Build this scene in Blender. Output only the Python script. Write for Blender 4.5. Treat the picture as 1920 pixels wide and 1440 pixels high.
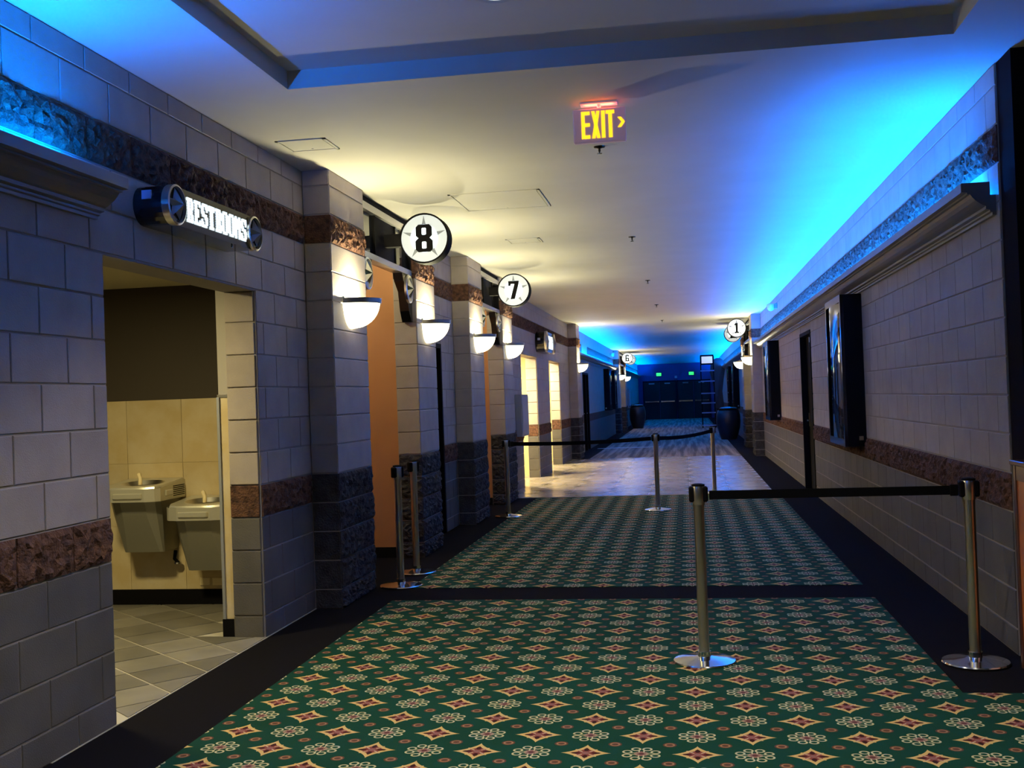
import bpy, math, random
from mathutils import Matrix, Vector
random.seed(7)
for o in list(bpy.data.objects):
    bpy.data.objects.remove(o, do_unlink=True)
SC = bpy.context.scene
COL = SC.collection
PI = math.pi

# ------------------------------------------------------------------ camera, world, exposure
FOC, YAW, PITCH, ROLL = 2050.44, .1574, .0138, .0357
EYE = Vector((0, 0, 1.48))
cd = bpy.data.cameras.new('camera')
cam = bpy.data.objects.new('camera', cd)
COL.objects.link(cam)
fw = Vector((-math.sin(YAW) * math.cos(PITCH), math.cos(YAW) * math.cos(PITCH), math.sin(PITCH)))
rt0 = Vector((math.cos(YAW), math.sin(YAW), 0))
up0 = rt0.cross(fw)
rt = rt0 * math.cos(ROLL) - up0 * math.sin(ROLL)
up = rt0 * math.sin(ROLL) + up0 * math.cos(ROLL)
mw = Matrix((rt, up, -fw)).transposed().to_4x4()
mw.translation = EYE
cam.matrix_world = mw
cd.sensor_fit = 'HORIZONTAL'
cd.sensor_width = 36.0
cd.lens = FOC / 1920 * 36.0
cd.clip_start = .05
cd.clip_end = 200
SC.camera = cam
w = bpy.data.worlds.new('world')
SC.world = w
w.use_nodes = True
w.node_tree.nodes['Background'].inputs[0].default_value = (.02, .02, .03, 1)
w.node_tree.nodes['Background'].inputs[1].default_value = .15
SC.view_settings.view_transform = 'Standard'
SC.view_settings.look = 'None'
SC.view_settings.exposure = 0.0
SC.view_settings.gamma = 1.0
SC.view_settings.use_curve_mapping = False

SCONCE_W = 78.0           # watts of each wall sconce
COVE_E = 430.0             # emission of the blue neon tubes
DOWN_W = 150.0             # watts of each recessed downlight over the near carpet
WARM = (1.0, .92, .55)
BLUE = (.0, .16, 1.0)

# ------------------------------------------------------------------ dimensions (metres)
A = 2.725     # corridor's left wall face at x = -A
B = 1.715     # right wall face at x = +B
PF = 2.52     # pilaster face
C = 3.21      # ceiling
CH = .2105    # block course
CL = .421     # block length
Z0 = -.067
TRAY = (-2.08, 1.375, -2.0, 5.68, 3.31)

# ------------------------------------------------------------------ materials
def nt(m):
    m.use_nodes = True
    return m.node_tree

MATS = {}
def mat(name, col=(.5, .5, .5), rough=.6, metal=0.0, emit=None, es=1.0, var=0.0, mott=None, mscale=6.0,
        bump=0.0, bscale=60.0, spec=.5, coat=0.0, detail=4.0):
    """Principled material; var = value change from block to block, mott = second colour mixed in by noise."""
    if name in MATS:
        return MATS[name]
    m = bpy.data.materials.new(name)
    t = nt(m)
    b = t.nodes['Principled BSDF']
    b.inputs['Roughness'].default_value = rough
    b.inputs['Metallic'].default_value = metal
    b.inputs['Specular IOR Level'].default_value = spec
    b.inputs['Coat Weight'].default_value = coat
    b.inputs['Base Color'].default_value = (*col, 1)
    src = None
    geo = t.nodes.new('ShaderNodeNewGeometry')
    if mott:
        n = t.nodes.new('ShaderNodeTexNoise')
        n.inputs['Scale'].default_value = mscale
        n.inputs['Detail'].default_value = detail
        t.links.new(geo.outputs['Position'], n.inputs['Vector'])
        r = t.nodes.new('ShaderNodeValToRGB')
        r.color_ramp.elements[0].position = .36
        r.color_ramp.elements[1].position = .66
        r.color_ramp.elements[0].color = (*col, 1)
        r.color_ramp.elements[1].color = (*mott, 1)
        t.links.new(n.outputs['Fac'], r.inputs['Fac'])
        src = r.outputs['Color']
    if var:
        oi = t.nodes.new('ShaderNodeObjectInfo')
        mr = t.nodes.new('ShaderNodeMapRange')
        mr.inputs['To Min'].default_value = 1 - var
        mr.inputs['To Max'].default_value = 1 + var
        t.links.new(oi.outputs['Random'], mr.inputs['Value'])
        hs = t.nodes.new('ShaderNodeHueSaturation')
        hs.inputs['Color'].default_value = (*col, 1)
        if src:
            t.links.new(src, hs.inputs['Color'])
        t.links.new(mr.outputs['Result'], hs.inputs['Value'])
        src = hs.outputs['Color']
    if src:
        t.links.new(src, b.inputs['Base Color'])
    if bump:
        n2 = t.nodes.new('ShaderNodeTexNoise')
        n2.inputs['Scale'].default_value = bscale
        n2.inputs['Detail'].default_value = 3
        t.links.new(geo.outputs['Position'], n2.inputs['Vector'])
        bp = t.nodes.new('ShaderNodeBump')
        bp.inputs['Strength'].default_value = bump
        bp.inputs['Distance'].default_value = .01
        t.links.new(n2.outputs['Fac'], bp.inputs['Height'])
        t.links.new(bp.outputs['Normal'], b.inputs['Normal'])
    if emit:
        b.inputs['Emission Color'].default_value = (*emit, 1)
        b.inputs['Emission Strength'].default_value = es
    MATS[name] = m
    return m

class Ex:
    """tiny expression builder over Math nodes"""
    def __init__(s, t, v): s.t, s.v = t, v
    def _op(s, op, *a):
        n = s.t.nodes.new('ShaderNodeMath'); n.operation = op
        for i, x in enumerate((s,) + a):
            if isinstance(x, Ex): s.t.links.new(x.v, n.inputs[i])
            else: n.inputs[i].default_value = float(x)
        return Ex(s.t, n.outputs[0])
    def __add__(s, o): return s._op('ADD', o)
    def __sub__(s, o): return s._op('SUBTRACT', o)
    def __mul__(s, o): return s._op('MULTIPLY', o)
    def __truediv__(s, o): return s._op('DIVIDE', o)
    def ab(s): return s._op('ABSOLUTE')
    def fl(s): return s._op('FLOOR')
    def sq(s): return s * s
    def sqrt(s): return s._op('SQRT')
    def mn(s, o): return s._op('MINIMUM', o)
    def mx(s, o): return s._op('MAXIMUM', o)
    def lt(s, o): return s._op('LESS_THAN', o)
    def gt(s, o): return s._op('GREATER_THAN', o)
    def mod(s, o): return s._op('FLOORED_MODULO', o)
    def pw(s, o): return s._op('POWER', o)

def carpet_material():
    m = bpy.data.materials.new('patterned_carpet')
    t = nt(m)
    b = t.nodes['Principled BSDF']
    b.inputs['Roughness'].default_value = .95
    b.inputs['Specular IOR Level'].default_value = .1
    geo = t.nodes.new('ShaderNodeNewGeometry')
    sp = t.nodes.new('ShaderNodeSeparateXYZ')
    t.links.new(geo.outputs['Position'], sp.inputs[0])
    px, py = Ex(t, sp.outputs[0]), Ex(t, sp.outputs[1])
    GX, GY = .229, .236
    u = (px + .008) / GX + .5
    v = (py - 4.535) / GY + .5
    iu, iv = u.fl(), v.fl()
    x = (u - iu - .5) * GX
    y = (v - iv - .5) * GY
    odd = (iu + iv).mod(2.0).gt(.5)
    even = odd * -1.0 + 1.0
    ax, ay = x.ab(), y.ab()
    r = (x.sq() + y.sq()).sqrt()
    # four-pointed flower
    d = (ax / .106).pw(.72) + (ay / .108).pw(.72)
    box = ax.mx(ay) / .046
    s = d.mn(box)
    star_out = s.lt(1.0) * even
    star_in = s.lt(.74) * even
    petal = ((ax - .042).sq() + (ay * 1.8).sq()).sqrt().mn((((ay - .042).sq() + (ax * 1.8).sq()).sqrt())).lt(.019) * even
    spoke = (ax - ay).ab().lt(.005) * r.lt(.052) * r.gt(.02) * even
    core = r.lt(.016) * even
    # scrolled quatrefoil
    fx, fy = ax.mx(ay), ax.mn(ay)
    curl = ((fx - .058).sq() + (fy - .023).sq()).sqrt()
    ring = (curl - .017).ab().lt(.0042) * odd
    stem = (fy - .010).ab().lt(.003) * fx.gt(.018) * fx.lt(.045) * odd
    heart = r.lt(.030) * odd
    heart2 = r.lt(.012) * odd
    # little rosettes on the cell corners
    cx = ax - GX / 2
    cy = ay - GY / 2
    rr = (cx.sq() + cy.sq()).sqrt()
    ros = rr.lt(.029)
    ros2 = (rr - .018).ab().lt(.004)
    noise = t.nodes.new('ShaderNodeTexNoise')
    noise.inputs['Scale'].default_value = 2.2
    t.links.new(geo.outputs['Position'], noise.inputs['Vector'])
    base = t.nodes.new('ShaderNodeMix'); base.data_type = 'RGBA'
    base.inputs[6].default_value = (.004, .032, .016, 1)
    base.inputs[7].default_value = (.007, .055, .030, 1)
    t.links.new(noise.outputs['Fac'], base.inputs[0])
    cur = base.outputs[2]
    def over(fac, col):
        nonlocal cur
        mx = t.nodes.new('ShaderNodeMix'); mx.data_type = 'RGBA'
        t.links.new(fac.v, mx.inputs[0])
        t.links.new(cur, mx.inputs[6])
        mx.inputs[7].default_value = (*col, 1)
        cur = mx.outputs[2]
    gold, maroon, cream, brown = (.55, .36, .12), (.040, .010, .010), (.46, .41, .22), (.10, .042, .024)
    over(ros, brown); over(ros2, (.30, .15, .07))
    over(star_out, gold); over(star_in, (.20, .045, .035)); over(petal, maroon); over(spoke, (.5, .36, .2)); over(core, (.24, .10, .08))
    over(heart, (.24, .12, .09)); over(stem, cream); over(ring, cream); over(heart2, (.10, .03, .03))
    t.links.new(cur, b.inputs['Base Color'])
    pile = t.nodes.new('ShaderNodeTexNoise')
    pile.inputs['Scale'].default_value = 320
    t.links.new(geo.outputs['Position'], pile.inputs['Vector'])
    bp = t.nodes.new('ShaderNodeBump'); bp.inputs['Strength'].default_value = .5; bp.inputs['Distance'].default_value = .004
    t.links.new(pile.outputs['Fac'], bp.inputs['Height'])
    t.links.new(bp.outputs['Normal'], b.inputs['Normal'])
    return m

def striped_carpet():
    m = bpy.data.materials.new('striped_carpet')
    t = nt(m)
    b = t.nodes['Principled BSDF']
    b.inputs['Roughness'].default_value = .9
    geo = t.nodes.new('ShaderNodeNewGeometry')
    mp = t.nodes.new('ShaderNodeMapping')
    mp.inputs['Scale'].default_value = (9, .25, 1)
    t.links.new(geo.outputs['Position'], mp.inputs[0])
    n = t.nodes.new('ShaderNodeTexNoise'); n.inputs['Scale'].default_value = 1.0
    t.links.new(mp.outputs[0], n.inputs['Vector'])
    r = t.nodes.new('ShaderNodeValToRGB')
    r.color_ramp.elements[0].position = .4; r.color_ramp.elements[1].position = .62
    r.color_ramp.elements[0].color = (.07, .05, .035, 1); r.color_ramp.elements[1].color = (.26, .20, .15, 1)
    t.links.new(n.outputs['Fac'], r.inputs['Fac'])
    t.links.new(r.outputs['Color'], b.inputs['Base Color'])
    return m

M_UP = mat('beige_block_paint', (.375, .322, .285), .55, var=.06, mott=(.325, .278, .247), mscale=5, bump=.25, bscale=180, spec=.25)
M_LO = mat('grey_block_paint', (.115, .105, .095), .55, var=.08, mott=(.09, .083, .075), mscale=4, bump=.3, bscale=160, spec=.25)
M_RED = mat('red_split_face', (.15, .072, .045), .85, var=.12, mott=(.055, .028, .02), mscale=26, bump=1.0, bscale=90, detail=8, spec=.2)
M_DARK = mat('charcoal_split_face', (.030, .027, .028), .8, var=.12, mott=(.06, .055, .056), mscale=14, bump=1.0, bscale=70, detail=8, spec=.2)
M_MORT = mat('upper_mortar', (.34, .292, .258), .8)
M_MORTL = mat('pale_mortar', (.31, .275, .245), .8)
M_CEIL = mat('ceiling_paint', (.62, .595, .53), .8, mott=(.59, .565, .50), mscale=2)
M_BLACK = mat('black_paint', (.006, .0055, .006), .7, spec=.05)
M_GLOSS = mat('black_gloss', (.006, .006, .008), .12, spec=.6)
M_ORANGE = mat('orange_paint', (.50, .225, .085), .6, mott=(.46, .205, .075), mscale=3)
M_BROWN = mat('brown_paint', (.045, .034, .022), .7)
M_TAN = mat('tan_stone_tile', (.52, .40, .20), .45, var=.08, mott=(.60, .50, .31), mscale=5, detail=6)
M_BORDER = mat('charcoal_carpet', (.0085, .0075, .008), 1.0, bump=.4, bscale=300, spec=.03)
M_CARPET = carpet_material()
M_STRIPE = striped_carpet()
M_STEEL = mat('brushed_steel', (.62, .60, .55), .28, 1.0)
M_SATIN = mat('satin_stainless', (.62, .60, .50), .34, .55)
M_CHROME = mat('polished_chrome', (.78, .78, .78), .10, 1.0)
M_CORN = mat('cornice_paint', (.17, .15, .15), .35)
M_NEON = mat('blue_neon', (.1, .2, .8), .4, emit=BLUE, es=COVE_E)
M_BOWL = mat('glowing_glass', (.9, .85, .7), .4, emit=(1.0, .92, .60), es=4.2)
M_SIGNFACE = mat('lit_sign_face', (.35, .37, .37), .4, emit=(.86, .92, .90), es=.58)
M_HALO = mat('sign_halo', (.9, .95, 1), .4, emit=(.75, .96, 1.0), es=1.15)
M_SIGNSTAR = mat('sign_star_grey', (.18, .19, .19), .4, emit=(.8, .9, .95), es=.13)
M_LETTERS = mat('lit_letters', (.9, .95, 1), .4, emit=(.80, .95, 1.0), es=1.15)
M_EXIT = mat('exit_letters', (.9, .5, .05), .4, emit=(1.0, .52, .01), es=1.7)
M_EXITBOX = mat('exit_housing_faint_glow', (.70, .62, .66), .5, emit=(.55, .32, .5), es=.16)  # faint emission put in so the unlit housing looks lit
M_REDLAMP = mat('exit_red_lamp', (.8, .1, .05), .4, emit=(1.0, .06, .02), es=1.2)
M_GREEN = mat('green_exit', (.1, .8, .2), .4, emit=(.05, 1.0, .12), es=1.0)
M_GREY = mat('grey_metal', (.30, .31, .33), .45, .3)
M_WOOD = mat('cherry_wood', (.52, .15, .035), .35, mott=(.40, .10, .025), mscale=9, coat=.3)
M_WOODD = mat('dark_cherry_wood', (.07, .02, .012), .35, coat=.3)
M_GLASS = mat('dark_glass', (.02, .022, .03), .04, spec=.8)
M_ALU = mat('aluminium_frame', (.50, .49, .47), .35, .9)
M_PAPER = mat('pale_label', (.45, .5, .8), .6)
M_LAMPW = mat('lamp_lens', (.9, .9, .85), .4, emit=(1.0, .93, .75), es=2.0)
M_LAMPY = mat('lamp_lens_warm', (.9, .8, .5), .4, emit=(1.0, .82, .38), es=6.0)
M_SLATE = mat('slate_floor_tile', (.20, .185, .15), .4, var=.28, mott=(.15, .14, .115), mscale=4)
M_GROUT = mat('pale_grout', (.42, .39, .32), .8)
M_MARBLE = mat('polished_stone_tile', (.40, .34, .27), .22, var=.10, mott=(.30, .25, .20), mscale=5, detail=6)
M_INSET = mat('dark_stone_inset', (.06, .05, .045), .25)
M_DWALL = mat('dark_brown_wall', (.010, .007, .007), .9, spec=.04)
M_BLUEWALL = mat('deep_blue_wall', (.08, .04, .17), .6)
M_BELT = mat('black_belt', (.005, .005, .0055), .9, spec=.05, bump=.3, bscale=400)
M_URN = mat('dark_glazed_urn', (.014, .014, .02), .3)
M_YEL = mat('cream_wall', (.62, .50, .26), .6)
M_LEAFL = mat('rack_edge_blue', (.30, .34, .55), .35, .4)

# ------------------------------------------------------------------ mesh builder
class MB:
    def __init__(s): s.v, s.f = [], []
    def add(s, vs, fs):
        n = len(s.v)
        s.v += [tuple(p) for p in vs]
        s.f += [tuple(i + n for i in f) for f in fs]
        return s
    def box(s, x0, x1, y0, y1, z0, z1, c=0.0):
        if c <= 0:
            return s.add([(x, y, z) for z in (z0, z1) for y in (y0, y1) for x in (x0, x1)],
                         [(0, 2, 3, 1), (4, 5, 7, 6), (0, 1, 5, 4), (2, 6, 7, 3), (0, 4, 6, 2), (1, 3, 7, 5)])
        # chamfered box as stacked octagon-like prism along z with inset caps
        def ring(k, z):
            return [(x0 + k + c0, y0 + k, z) if False else p for p in
                    [(x0 + c + k * 0, y0 + k, z), (x1 - c, y0 + k, z), (x1 - k, y0 + c, z), (x1 - k, y1 - c, z),
                     (x1 - c, y1 - k, z), (x0 + c, y1 - k, z), (x0 + k, y1 - c, z), (x0 + k, y0 + c, z)]]
        rs = [ring(c * .99, z0), ring(0, z0 + c), ring(0, z1 - c), ring(c * .99, z1)]
        vs = [p for r in rs for p in r]
        fs = [tuple(reversed(range(8))), tuple(range(24, 32))]
        for k in range(3):
            for i in range(8):
                j = (i + 1) % 8
                fs.append((k * 8 + i, k * 8 + j, k * 8 + 8 + j, k * 8 + 8 + i))
        return s.add(vs, fs)
    def prism(s, poly, o, U, V, N, d):
        """poly in (u,v), extruded d along N from origin o"""
        o, U, V, N = Vector(o), Vector(U), Vector(V), Vector(N)
        a = [o + U * p[0] + V * p[1] for p in poly]
        n = len(a)
        return s.add(a + [p + N * d for p in a],
                     [tuple(reversed(range(n))), tuple(range(n, 2 * n))] +
                     [(i, (i + 1) % n, n + (i + 1) % n, n + i) for i in range(n)])
    def lathe(s, prof, o=(0, 0, 0), seg=24, a0=0.0, a1=2 * PI, sx=1.0, sy=1.0, cap=True):
        """profile [(r,z)] around the z axis"""
        full = abs(a1 - a0 - 2 * PI) < 1e-6
        m = seg if full else seg + 1
        vs = []
        for r, z in prof:
            for i in range(m):
                a = a0 + (a1 - a0) * i / seg
                vs.append((o[0] + r * math.cos(a) * sx, o[1] + r * math.sin(a) * sy, o[2] + z))
        fs = []
        for k in range(len(prof) - 1):
            for i in range(seg):
                j = (i + 1) % m if full else i + 1
                fs.append((k * m + i, k * m + j, (k + 1) * m + j, (k + 1) * m + i))
        if cap and full:
            fs.append(tuple(reversed(range(m))))
            fs.append(tuple(range((len(prof) - 1) * m, len(prof) * m)))
        return s.add(vs, fs)
    def tube(s, pts, r, seg=8):
        pts = [Vector(p) for p in pts]
        vs, fs = [], []
        for i, p in enumerate(pts):
            t = (pts[min(i + 1, len(pts) - 1)] - pts[max(i - 1, 0)]).normalized()
            a = Vector((0, 0, 1)) if abs(t.z) < .9 else Vector((1, 0, 0))
            n1 = t.cross(a).normalized(); n2 = t.cross(n1)
            for k in range(seg):
                an = 2 * PI * k / seg
                vs.append(p + n1 * r * math.cos(an) + n2 * r * math.sin(an))
        for i in range(len(pts) - 1):
            for k in range(seg):
                j = (k + 1) % seg
                fs.append((i * seg + k, i * seg + j, (i + 1) * seg + j, (i + 1) * seg + k))
        fs.append(tuple(reversed(range(seg))))
        fs.append(tuple(range((len(pts) - 1) * seg, len(pts) * seg)))
        return s.add(vs, fs)
    def mesh(s, name, m, smooth=False):
        me = bpy.data.meshes.new(name)
        me.from_pydata(s.v, [], s.f)
        me.materials.append(m)
        if smooth:
            me.shade_smooth()
            me.set_sharp_from_angle(angle=math.radians(40))
        me.update()
        return me

def link(name, me, parent=None, kind=None, label=None, cat=None, group=None, loc=None):
    o = bpy.data.objects.new(name, me)
    COL.objects.link(o)
    if parent is not None:
        o.parent = parent
    if loc:
        o.location = loc
    if kind: o['kind'] = kind
    if label: o['label'] = label
    if cat: o['category'] = cat
    if group: o['group'] = group
    return o

def obj(name, mb, m, parent=None, smooth=False, **k):
    return link(name, mb.mesh(name, m, smooth), parent, **k)

def thing(name, label, cat, loc=(0, 0, 0), rz=0.0, group=None):
    o = link(name, None, label=label, cat=cat, group=group, loc=loc)
    o.rotation_euler = (0, 0, rz)
    return o

def lamp(name, kind, loc, watts, col, parent=None, size=.05, rot=(0, 0, 0), spot=None, blend=.5, sy=None):
    l = bpy.data.lights.new(name, kind)
    l.energy = watts
    l.color = col
    if kind in ('POINT', 'SPOT'):
        l.shadow_soft_size = size
    if kind == 'SPOT':
        l.spot_size = spot
        l.spot_blend = blend
    if kind == 'AREA':
        l.size = size
        if sy:
            l.shape = 'RECTANGLE'
            l.size_y = sy
    o = bpy.data.objects.new(name, l)
    COL.objects.link(o)
    o.location = loc
    o.rotation_euler = rot
    if parent is not None:
        o.parent = parent
    return o

def ngon(r, n=24, cx=0, cy=0, a0=0.0):
    return [(cx + r * math.cos(a0 + 2 * PI * i / n), cy + r * math.sin(a0 + 2 * PI * i / n)) for i in range(n)]

# ------------------------------------------------------------------ masonry
BLK = {}
def block_mesh(wd, h, style, m, var=0):
    key = (round(wd, 3), round(h, 3), style, m.name, var)
    if key in BLK:
        return BLK[key]
    mb = MB()
    a, b = wd / 2, h / 2
    if style == 'smooth':
        t, c = .0115, .003
        rings = [(a, b, .002), (a, b, t - c), (a - c, b - c, t)]
        vs = [(x * sx, z, y * sy) for x, y, z in rings for sx, sy in ((-1, -1), (1, -1), (1, 1), (-1, 1))]
        fs = [(8, 9, 10, 11)]
        for k in range(2):
            for i in range(4):
                j = (i + 1) % 4
                fs.append((k * 4 + i, k * 4 + j, k * 4 + 4 + j, k * 4 + 4 + i))
        mb.add(vs, fs)
    else:
        rnd = random.Random(hash((round(wd, 2), var)) % 9999)
        nx, ny = max(4, int(round(wd / .027))), 8
        P = {}
        for i in range(nx + 1):
            for j in range(ny + 1):
                edge = i in (0, nx) or j in (0, ny)
                d = .009 + rnd.random() * .007 if edge else .012 + rnd.random() * .024
                ju = 0 if edge else (rnd.random() - .5) * .012
                jv = 0 if edge else (rnd.random() - .5) * .012
                P[i, j] = len(mb.v)
                mb.v.append((-a + wd * i / nx + ju, d, -b + h * j / ny + jv))
        for i in range(nx):
            for j in range(ny):
                q = (P[i, j], P[i + 1, j], P[i + 1, j + 1], P[i, j + 1])
                if rnd.random() < .5:
                    mb.f += [(q[0], q[1], q[2]), (q[0], q[2], q[3])]
                else:
                    mb.f += [(q[0], q[1], q[3]), (q[1], q[2], q[3])]
        edge = [P[i, 0] for i in range(nx + 1)] + [P[nx, j] for j in range(1, ny + 1)] + \
               [P[i, ny] for i in range(nx - 1, -1, -1)] + [P[0, j] for j in range(ny - 1, 0, -1)]
        n0 = len(mb.v)
        for e in edge:
            x, y, z = mb.v[e]
            mb.v.append((x, -.004, z))
        L = len(edge)
        for k in range(L):
            mb.f.append((n0 + k, n0 + (k + 1) % L, edge[(k + 1) % L], edge[k]))
    me = mb.mesh('brick', m)
    BLK[key] = me
    return me

def courses(z_lo=0.0, z_hi=C):
    k = 0
    while Z0 + k * CH < z_hi - .02:
        a, b = max(Z0 + k * CH, z_lo), min(Z0 + (k + 1) * CH, z_hi)
        if b - a > .03:
            yield k, a, b
        k += 1

def wall_style(k):
    if k in (4, 13): return 'split', M_RED
    return 'smooth', (M_LO if k < 4 else M_UP)

def lay(spec, parent, limit=300, jv=.009):
    """spec: list of (u0,u1,z0,z1,style,mat,origin fn) -> separate bricks for the nearest, the rest joined"""
    J = .009
    items = []
    for (p0, U, N, u0, u1, z0, z1, st, m) in spec:
        wd, h = u1 - u0 - jv, z1 - z0 - J
        if wd < .02 or h < .02:
            continue
        c = Vector(p0) + Vector(U) * ((u0 + u1) / 2)
        c.z = (z0 + z1) / 2
        items.append(((c - EYE).length, c, Vector(U), Vector(N), wd, h, st, m))
    items.sort(key=lambda q: q[0])
    rest = {}
    for i, (d, c, U, N, wd, h, st, m) in enumerate(items):
        me = block_mesh(wd, h, st, m, random.randrange(5) if st == 'split' else 0)
        M = Matrix((U, N, Vector((0, 0, 1)))).transposed().to_4x4()
        M.translation = c
        if i < limit:
            o = link('brick', me, parent)
            o.matrix_local = M
        else:
            mb = rest.setdefault(m.name, (MB(), m))[0]
            mb.add([M @ v.co for v in me.vertices], [tuple(p.vertices) for p in me.polygons])
    for nm, (mb, m) in rest.items():
        obj('brickwork', mb, m, parent, kind='stuff')

def run_wall(p0, U, N, L, openings, spec, style=wall_style, shift=0.0, zr=(0.0, C)):
    """blocks in running bond over length L; openings = (u0,u1,z_top) cut from the floor"""
    for k, z0, z1 in courses(*zr):
        st, m = style(k)
        cuts = sorted((a, b) for a, b, zt in openings if z0 < zt - .04)
        u = -((shift + (CL / 2 if k % 2 else 0)) % CL)
        while u < L:
            segs = [(max(u, 0), min(u + CL, L))]
            for a, b in cuts:
                out = []
                for s0, s1 in segs:
                    if b <= s0 or a >= s1: out.append((s0, s1)); continue
                    if a > s0: out.append((s0, a))
                    if b < s1: out.append((b, s1))
                segs = out
            for s0, s1 in segs:
                if s1 - s0 > .045:
                    zz0 = z0
                    for a, b, zt in openings:   # the course a lintel cuts through
                        if a <= (s0 + s1) / 2 <= b and z0 < zt < z1:
                            zz0 = zt
                    spec.append((p0, U, N, s0, s1, zz0, z1, st, m))
            u += CL

def backing(name, x0, x1, y0, y1, openings, m, **k):
    """wall body along y with openings (y0,y1,ztop)"""
    mb = MB()
    y = y0
    for a, b, zt in sorted(openings):
        if a > y: mb.box(x0, x1, y, a, 0, C + .15)
        if zt < C: mb.box(x0, x1, a, b, zt, C + .15)
        y = b
    if y < y1: mb.box(x0, x1, y, y1, 0, C + .15)
    return obj(name, mb, m, kind='structure', **k)

# ================================================================== FLOORS
fl = obj('floor', MB().box(-6.5, 6.0, -1.5, 66, -.12, 0), M_BORDER, kind='structure',
         label='dark charcoal border carpet running beside the corridor walls', cat='floor')
def carpet(x0, x1, y0, y1, m, label, extra=None):
    mb = MB().box(x0, x1, y0, y1, .0005, .004)
    if extra: mb.box(*extra, .0005, .004)
    return obj('carpet', mb, m, kind='structure', label=label, cat='carpet')
carpet(-2.23, 1.25, -1.5, 7.97, M_CARPET, 'green carpet with gold flowers before the dark cross strip', (1.25, 5.5, -1.5, 5.50))
carpet(-2.23, 1.25, 8.49, 16.10, M_CARPET, 'green carpet with gold flowers beyond the dark cross strip, up to the stone tiles')
carpet(-2.30, 1.20, 25.75, 65.8, M_STRIPE, 'taupe striped carpet of the far corridor')
tr = obj('transition_strip', MB().box(-2.5, -.75, 30.6, 30.72, .004, .014), M_ALU, kind='structure',
         label='thin pale metal floor strip beside the dark double door', cat='floor strip')

# stone floor in front of the far restrooms: octagon tiles with dark insets
tf = obj('floor_stone', MB().box(-4.6, 1.20, 16.12, 25.72, .0005, .003), mat('stone_grout', (.28, .24, .2), .5), kind='structure',
         label='polished tan stone tile floor before the far restrooms', cat='floor')
S = .60
k = S * .16
octp = [(-S / 2 + k, -S / 2), (S / 2 - k, -S / 2), (S / 2, -S / 2 + k), (S / 2, S / 2 - k), (S / 2 - k, S / 2), (-S / 2 + k, S / 2), (-S / 2, S / 2 - k), (-S / 2, -S / 2 + k)]
octp = [(a * .985, b * .985) for a, b in octp]
MO = MB().prism(octp, (0, 0, 0), (1, 0, 0), (0, 1, 0), (0, 0, 1), .004).mesh('tile', M_MARBLE)
MI = MB().prism([(k * .93, 0), (0, k * .93), (-k * .93, 0), (0, -k * .93)], (0, 0, 0), (1, 0, 0), (0, 1, 0), (0, 0, 1), .004).mesh('inset_tile', M_INSET)
for i in range(-8, 1):
    for j in range(16):
        x, y = .90 + i * S, 16.43 + j * S
        if x > 1.0 or y > 25.45 or x < -4.2: continue
        if x < -2.7 and not (18.3 < y < 20.0 or 22.2 < y < 23.8 or x < -3.3): continue
        link('tile', MO, tf, loc=(x, y, .003))
        if x > -2.35 and y < 25.2 and (i + j) % 2 == 0:
            link('inset_tile', MI, tf, loc=(x - S / 2, y + S / 2, .003))

# alcove floor: slate tiles set diagonally
def clip(poly, n, d):
    out = []
    for i in range(len(poly)):
        a, b = poly[i], poly[(i + 1) % len(poly)]
        da, db = a[0] * n[0] + a[1] * n[1] - d, b[0] * n[0] + b[1] * n[1] - d
        if da <= 0: out.append(a)
        if (da < 0 < db) or (db < 0 < da):
            t = da / (da - db)
            out.append((a[0] + (b[0] - a[0]) * t, a[1] + (b[1] - a[1]) * t))
    return out
af = obj('floor_alcove', MB().box(-5.2, -2.72, 4.3, 7.86, .0005, .003), M_GROUT, kind='structure',
         label='pale grout bed under grey slate tiles in the drinking fountain alcove', cat='floor')
T = .335
ca, sa = math.cos(PI / 4 + .07), math.sin(PI / 4 + .07)
for i in range(-12, 13):
    for j in range(-12, 13):
        g = .007
        sq = [(i * T + g, j * T + g), ((i + 1) * T - g, j * T + g), ((i + 1) * T - g, (j + 1) * T - g), (i * T + g, (j + 1) * T - g)]
        q = [(-2.70 + a * ca - b * sa, 5.81 + a * sa + b * ca) for a, b in sq]
        for n, d in (((1, 0), -2.728), ((-1, 0), 5.15), ((0, 1), 7.85), ((0, -1), -4.4)):
            q = clip(q, n, d) if len(q) > 2 else []
        # keep clear of the jamb masonry
        if len(q) < 3: continue
        cxy = (sum(p[0] for p in q) / len(q), sum(p[1] for p in q) / len(q))
        if cxy[0] > -3.0 and not (4.85 < cxy[1] < 6.72): 
            continue
        if cxy[0] > -3.06:
            q = clip(clip(q, (0, 1), 6.73), (0, -1), -4.85)
            if len(q) < 3: continue
        obj('tile', MB().prism(q, (0, 0, .003), (1, 0, 0), (0, 1, 0), (0, 0, 1), .004), M_SLATE, af)

# ================================================================== CEILING
cm = MB()
cm.box(-3.0, 1.93, 5.68, 66, C, C + .2)
cm.box(-3.0, TRAY[0], -2, 5.68, C, C + .2)
cm.box(TRAY[1], 6.0, -2, 5.68, C, C + .2)
cm.box(1.93, 6.0, 5.68, 6.3, C, C + .2)
cm.box(TRAY[0] - .05, TRAY[1] + .05, -2, 5.73, TRAY[4], TRAY[4] + .1)
obj('ceiling', cm, M_CEIL, kind='structure', label='flat off-white ceiling with a shallow recessed tray', cat='ceiling')

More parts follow.
